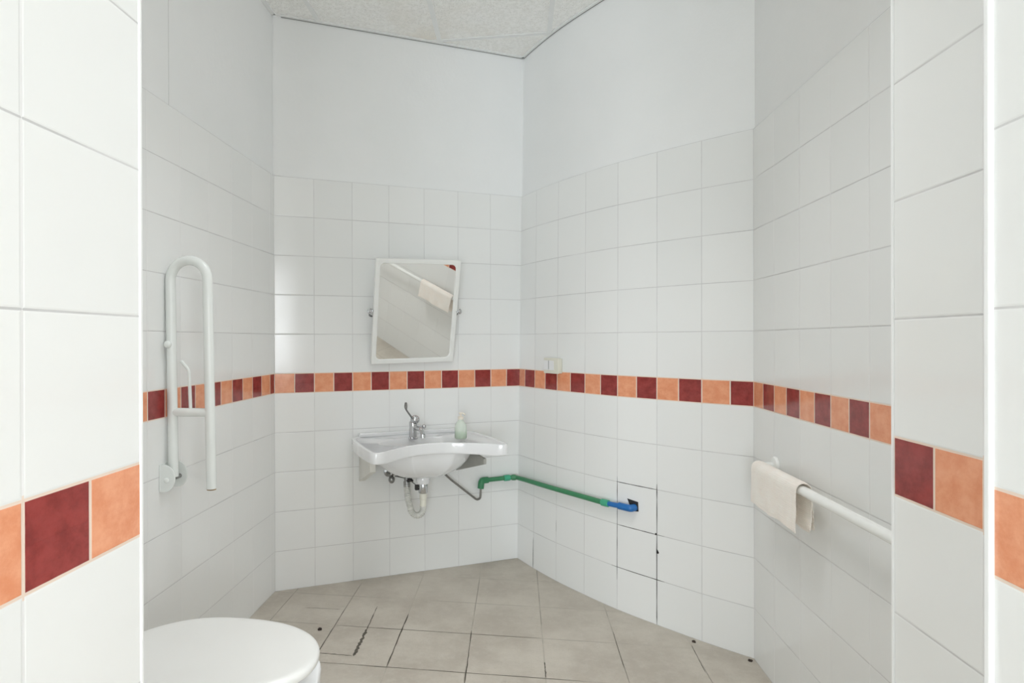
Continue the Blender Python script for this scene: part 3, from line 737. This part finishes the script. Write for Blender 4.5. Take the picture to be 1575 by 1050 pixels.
def towel_layer(bm, y0, y1, prof, th, amp, seed, skew=0.0):
    """prof: (x, z) centreline from the front hem over the bar to the back hem"""
    rnd = random.Random(seed); ph = rnd.random() * 6
    P = resample([V(a, 0, b) for a, b in prof], 46); NY = 40; top = []; bot = []
    for j in range(NY + 1):
        y = y0 + (y1 - y0) * j / NY; ra = []; rb = []
        for i, p in enumerate(P):
            t = P[min(i + 1, 45)] - P[max(i - 1, 0)]; t.normalize(); nn = V(-t.z, 0, t.x)
            hang = max(0.0, (ZB - p.z) / 0.13)
            wv = amp * hang * math.sin(9 * y * 6 + ph + i * 0.05) + amp * 0.6 * hang * math.sin(23 * y * 3 + ph * 2)
            yy = y + skew * hang * (1 if i > 23 else 0.3) + 0.003 * math.sin(i * 0.6 + ph) * hang
            e = min(j, NY - j, i, 45 - i); k = min(1.0, 0.35 + e * 0.33)
            zz = p.z - 0.003 * hang * math.sin(y * 30 + ph)
            ra.append(bm.verts.new((p.x + nn.x * (th * k + wv), yy, zz + nn.z * (th * k)))); rb.append(bm.verts.new((p.x + nn.x * (-th * k + wv), yy, zz - nn.z * (th * k))))
        top.append(ra); bot.append(rb)
    fs = []
    for j in range(NY):
        for i in range(45):
            fs.append(bm.faces.new((top[j][i], top[j][i + 1], top[j + 1][i + 1], top[j + 1][i]))); fs.append(bm.faces.new((bot[j][i], bot[j + 1][i], bot[j + 1][i + 1], bot[j][i + 1])))
        for i in (0, 45): fs.append(bm.faces.new((top[j][i], top[j + 1][i], bot[j + 1][i], bot[j][i])))
    for j in (0, NY):
        for i in range(45): fs.append(bm.faces.new((top[j][i], bot[j][i], bot[j][i + 1], top[j][i + 1])))
    bmesh.ops.recalc_face_normals(bm, faces=fs)
def arc(r, n=10): return [(XB + r * math.cos(math.pi - math.pi * k / n), ZB + r * math.sin(math.pi - math.pi * k / n)) for k in range(n + 1)]
bm = bmesh.new()
towel_layer(bm, 2.306, 1.958, [(XB - 0.026, 0.681), (XB - 0.024, 0.75)] + arc(0.0235) + [(XB + 0.022, 0.76), (XB + 0.017, 0.690)], 0.0030, 0.0016, 2)
towel_layer(bm, 2.300, 1.998, [(XB + 0.031, 0.672), (XB + 0.0265, 0.75), (XB + 0.024, 0.80)], 0.0032, 0.0022, 5)
towel_layer(bm, 2.296, 1.985, [(XB + 0.040, 0.678), (XB + 0.036, 0.74), (XB + 0.0335, 0.788)], 0.0030, 0.0018, 9)
tw = link('towel', bm, M_TOWEL, None, smooth=60, loc=(XB, 2.15, 0.68)); tag(tw, 'small cream cotton hand towel folded over the far end of the right wall rail', 'towel')

# ------------------------------------------------------------------ toilet in the near left corner
tl = thing('toilet', 'white toilet with closed flat lid in the lower left beside the doorway wall', 'toilet', (-0.86, 1.425, 0.0))
TC = 1.425; TIPX = -0.494; HX = -1.03
def lid_outline(scale=1.0, grow=0.0, n=72):
    """top view: round tip towards +x, straight-ish flanks, narrower back"""
    pts = []
    cxx = -0.765; a_f = TIPX - cxx; b = 0.195
    for k in range(n):
        t = 2 * math.pi * k / n; c, s = math.cos(t), math.sin(t)
        if c >= 0:
            x = cxx + a_f * (abs(c) ** 0.92) ; y = (b if s >= 0 else -0.170) * (abs(s) ** 0.92); x -= 0.012 * abs(s) * c if s < 0 else 0
        else:
            x = cxx - (cxx - HX) * (abs(c) ** 0.72); y = (b if s >= 0 else -0.170) * (abs(s) ** 0.72) * (1 - 0.30 * abs(c) ** 2)
        dx, dy = x - cxx, y; L = math.hypot(dx, dy)
        x += dx / L * grow; y += dy / L * grow
        pts.append((x, TC + y))
    return pts
ZL = 0.482
bm = bmesh.new(); rings = []
for g_, z in ((-0.02, ZL - 0.024), (-0.004, ZL - 0.024), (-0.0005, ZL - 0.019), (0.0, ZL - 0.010), (-0.002, ZL - 0.005), (-0.007, ZL - 0.0015), (-0.018, ZL), (-0.03, ZL)):
    rings.append([bm.verts.new((x, y, z)) for x, y in lid_outline(grow=g_)])
base_ = lid_outline(grow=-0.03)
for k_, z in ((0.5, ZL),):
    rings.append([bm.verts.new((-0.765 + (x + 0.765) * k_, TC + (y - TC) * k_, z)) for x, y in base_])
loft(bm, rings, True); link('lid', bm, M_LID, tl, smooth=50)
bm = bmesh.new()
o1 = lid_outline(grow=-0.006); o2 = lid_outline(grow=-0.075); n = len(o1); rT_, rB_ = [], []
idx = [k for k in range(n)]
order = [(k) % n for k in range(4, n - 5)]               # the ring is open at the front
secs = []
for k in order:
    (x1, y1), (x2, y2) = o1[k], o2[k]
    secs.append([bm.verts.new(p) for p in ((x1, y1, ZL - 0.046), (x1, y1, ZL - 0.030), ((x1 * .8 + x2 * .2), (y1 * .8 + y2 * .2), ZL - 0.0255), (x2, y2, ZL - 0.030), (x2, y2, ZL - 0.046))])
loft(bm, secs, True); link('seat', bm, M_LID, tl, smooth=60)
# bowl: open-front rim on a pedestal
def bowl():
    bm = bmesh.new(); n = 96; rings = []
    def prof(grow, narrow, notch, z, shift=0.0):
        pts = lid_outline(grow=grow, n=n); r = []
        for k, (x, y) in enumerate(pts):
            kk = k if k < n / 2 else k - n
            ang = kk / n * 360
            w = max(0.0, min(1.0, (19.0 - abs(ang)) / 4.0))
            px, py = x, TC + (y - TC) * narrow
            px -= notch * w; px += shift
            r.append(bm.verts.new((px, py, z)))
        rings.append(r)
    prof(-0.09, 0.62, 0, 0.0, -0.05); prof(-0.085, 0.64, 0, 0.02, -0.05); prof(-0.10, 0.60, 0, 0.12, -0.06); prof(-0.075, 0.72, 0.00, 0.22, -0.04)
    prof(-0.03, 0.88, 0.15, 0.31, -0.01); prof(-0.004, 0.97, 0.16, 0.37, 0.006); prof(-0.002, 0.99, 0.20, 0.415, 0.008); prof(-0.003, 0.99, 0.20, 0.432, 0.006); prof(-0.010, 0.98, 0.20, 0.4355, 0.004)
    prof(-0.055, 0.93, 0.14, 0.4345, 0.0); prof(-0.065, 0.90, 0.10, 0.40, 0); prof(-0.11, 0.75, 0.03, 0.28, 0); prof(-0.16, 0.6, 0, 0.20, 0)
    loft(bm, rings, True); return bm
link('bowl', bowl(), M_CER, tl, smooth=60)
bm = bmesh.new(); a_box(bm, (XL + 0.002, TC - 0.11, 0.0), (-0.98, TC + 0.11, 0.42)); link('pedestal_back', bm, M_CER, tl, bevel=0.02, seg=4)
for dy in (-0.08, 0.08):
    bm = bmesh.new(); a_cyl(bm, (-1.033, TC + dy - 0.02, 0.458), (-1.033, TC + dy + 0.02, 0.458), 0.011); link('hinge', bm, M_CHR, tl, smooth=40)

# ------------------------------------------------------------------ socket plate over the coloured band
p_, nn_, dd_ = WR(-1.016, 0.0, 1.131)
if dd_.dot(V(1, 0, 0)) < 0: dd_ = -dd_
so = thing('light_switch', 'cream surface-mounted switch plate with two white modules on the curved tiled wall', 'light switch', p_)
up = V(0, 0, 1)
bm = bmesh.new(); a_obox(bm, p_ + nn_ * 0.012, dd_, nn_, up, 0.116, 0.022, 0.078); link('back_box', bm, M_SOCK, so, bevel=0.003)
bm = bmesh.new(); a_obox(bm, p_ + nn_ * 0.026, dd_, nn_, up, 0.120, 0.008, 0.082); pl = link('faceplate', bm, M_SOCK, so, bevel=0.003)
for k in (-1, 1):
    bm = bmesh.new(); a_obox(bm, p_ + nn_ * 0.0305 + dd_ * (-0.016 + k * 0.0215) + up * 0.002, dd_, nn_, up, 0.038, 0.005, 0.050); link('rocker', bm, M_SOCKW, pl, bevel=0.0012)
bm = bmesh.new(); a_obox(bm, p_ + nn_ * 0.0302 - dd_ * 0.016 + up * 0.004, dd_, nn_, up, 0.0035, 0.003, 0.046); link('divider', bm, M_BLACK, pl)

# ------------------------------------------------------------------ surface water pipe from the wall hole to the basin
wp_ = thing('water_pipe', 'green plastic water pipe with blue elbow running along the tiled walls to the basin', 'water pipe', BK(1.14, 0.0, 0.43))
PO = 0.026; rp_ = 0.0125
def PR(u, z, o=PO): return WR(u, o, z)[0]
cornerp = BK(1.34, PO + 0.004, 0.4785)
pts = [BK(1.150, PO, 0.4755), BK(1.25, PO, 0.4780), BK(1.325, PO + 0.003, 0.4790), PR(-1.335, 0.4795, 0.040), PR(-1.29, 0.481, 0.033)]
for k in range(0, 19):
    u = -1.24 + 0.61 * k / 18
    pts.append(PR(u, 0.4825 + 0.011 * k / 18 + 0.004 * math.sin(math.pi * k / 18), 0.027))
bm = bmesh.new(); a_tube(bm, resample(fillet(pts, 0.02, 3), 90), rp_, 18); link('pipe_run', bm, M_GRN, wp_, smooth=60)
def sleeve(name, a, b, r, mat):
    bm = bmesh.new(); a = Vector(a); b = Vector(b); L = (b - a).length
    a_lathe(bm, a, (b - a), [(0, r * 0.85), (0.002, r), (L * 0.5, r * 1.04), (L - 0.002, r), (L, r * 0.85)], 22); return link(name, bm, mat, wp_, smooth=40)
o = sleeve('coupling', BK(1.268, PO, 0.4775), BK(1.306, PO + 0.001, 0.4785), 0.0165, M_GRNL); o['label'] = 'light green coupling near the corner'
o = sleeve('coupling', BK(1.315, PO + 0.002, 0.4788), PR(-1.325, 0.4800, 0.038), 0.0158, M_GRN); o['label'] = 'dark green coupling in the corner'
o = sleeve('coupling', PR(-0.668, 0.4935), PR(-0.628, 0.4945), 0.0165, M_GRNL); o['label'] = 'light green coupling beside the blue pipe'
bm = bmesh.new(); a_tube(bm, fillet([BK(1.168, PO, 0.476), BK(1.128, PO, 0.4755), BK(1.123, PO, 0.432)], 0.016, 8), 0.0178, 20); link('elbow', bm, M_GRN, wp_, smooth=50)
bm = bmesh.new(); a_tube(bm, [PR(-0.632, 0.4944), PR(-0.60, 0.4955), PR(-0.575, 0.497), PR(-0.552, 0.499)], 0.0118, 18); o = link('pipe_stub', bm, M_BLUE, wp_, smooth=60); o['label'] = 'blue pipe stub'
bm = bmesh.new(); a_tube(bm, fillet([PR(-0.572, 0.4975, 0.027), PR(-0.512, 0.4975, 0.027), PR(-0.507, 0.499, 0.002)], 0.012, 6), 0.0160, 20)
o = link('elbow', bm, M_BLUE, wp_, smooth=50); o['label'] = 'blue elbow going into the wall'
bm = bmesh.new(); hp = fillet([BK(1.123, PO, 0.436), BK(1.121, PO, 0.375), BK(1.095, PO + 0.01, 0.372), BK(0.93, 0.05, 0.505), BK(0.86, 0.07, 0.57), BK(0.84, 0.09, 0.64)], 0.02, 6)
a_tube(bm, hp, 0.0058, 12); link('flexible_hose', bm, M_STEEL, wp_, smooth=60)

# ------------------------------------------------------------------ crumbs of dirt on the floor
def crumb(x, y, r, lab, seed):
    rnd = random.Random(seed); bm = bmesh.new(); bmesh.ops.create_icosphere(bm, subdivisions=2, radius=r)
    for v in bm.verts: v.co *= 0.75 + 0.5 * rnd.random(); v.co.z = max(v.co.z * 0.55, -r * 0.3)
    zmin = min(v.co.z for v in bm.verts)
    for v in bm.verts: v.co += V(x, y, -zmin + 0.0003)
    tag(link('dirt_crumb', bm, M_DIRT, None, smooth=60, loc=(x, y, 0)), lab, 'dirt', 'crumbs of dirt on the floor')
crumb(-0.861, 2.538, 0.0095, 'dark brown crumb of dirt on the floor just right of the toilet lid', 1)
crumb(0.728, 2.642, 0.008, 'tiny dark crumb on the floor along the curved tiled wall', 2)
crumb(0.905, 2.515, 0.008, 'dark speck in the floor corner where the two right-hand walls meet', 3)

# ------------------------------------------------------------------ ceiling lamps added out of the frame around the fill lights
for (x, y, lab) in ((-0.12, 1.62, 'unseen square recessed lamp added in the bathroom ceiling as fill light'), (-0.12, -1.2, 'unseen square recessed lamp added in the hallway ceiling as fill light')):
    t = thing('added_ceiling_lamp', lab, 'ceiling lamp', (x, y, ZC - 0.02), 'added square ceiling lamps')
    bm = bmesh.new()
    for lo, hi in (((x - .30, y - .30), (x + .30, y - .285)), ((x - .30, y + .285), (x + .30, y + .30)), ((x - .30, y - .285), (x - .285, y + .285)), ((x + .285, y - .285), (x + .30, y + .285))):
        a_box(bm, (*lo, ZC - 0.030), (*hi, ZC - 0.0065))
    link('lamp_frame', bm, M_GRID, t)
    bm = bmesh.new(); a_box(bm, (x - .284, y - .284, ZC - 0.022), (x + .284, y + .284, ZC - 0.012)); link('diffuser', bm, M_DIFF, t)
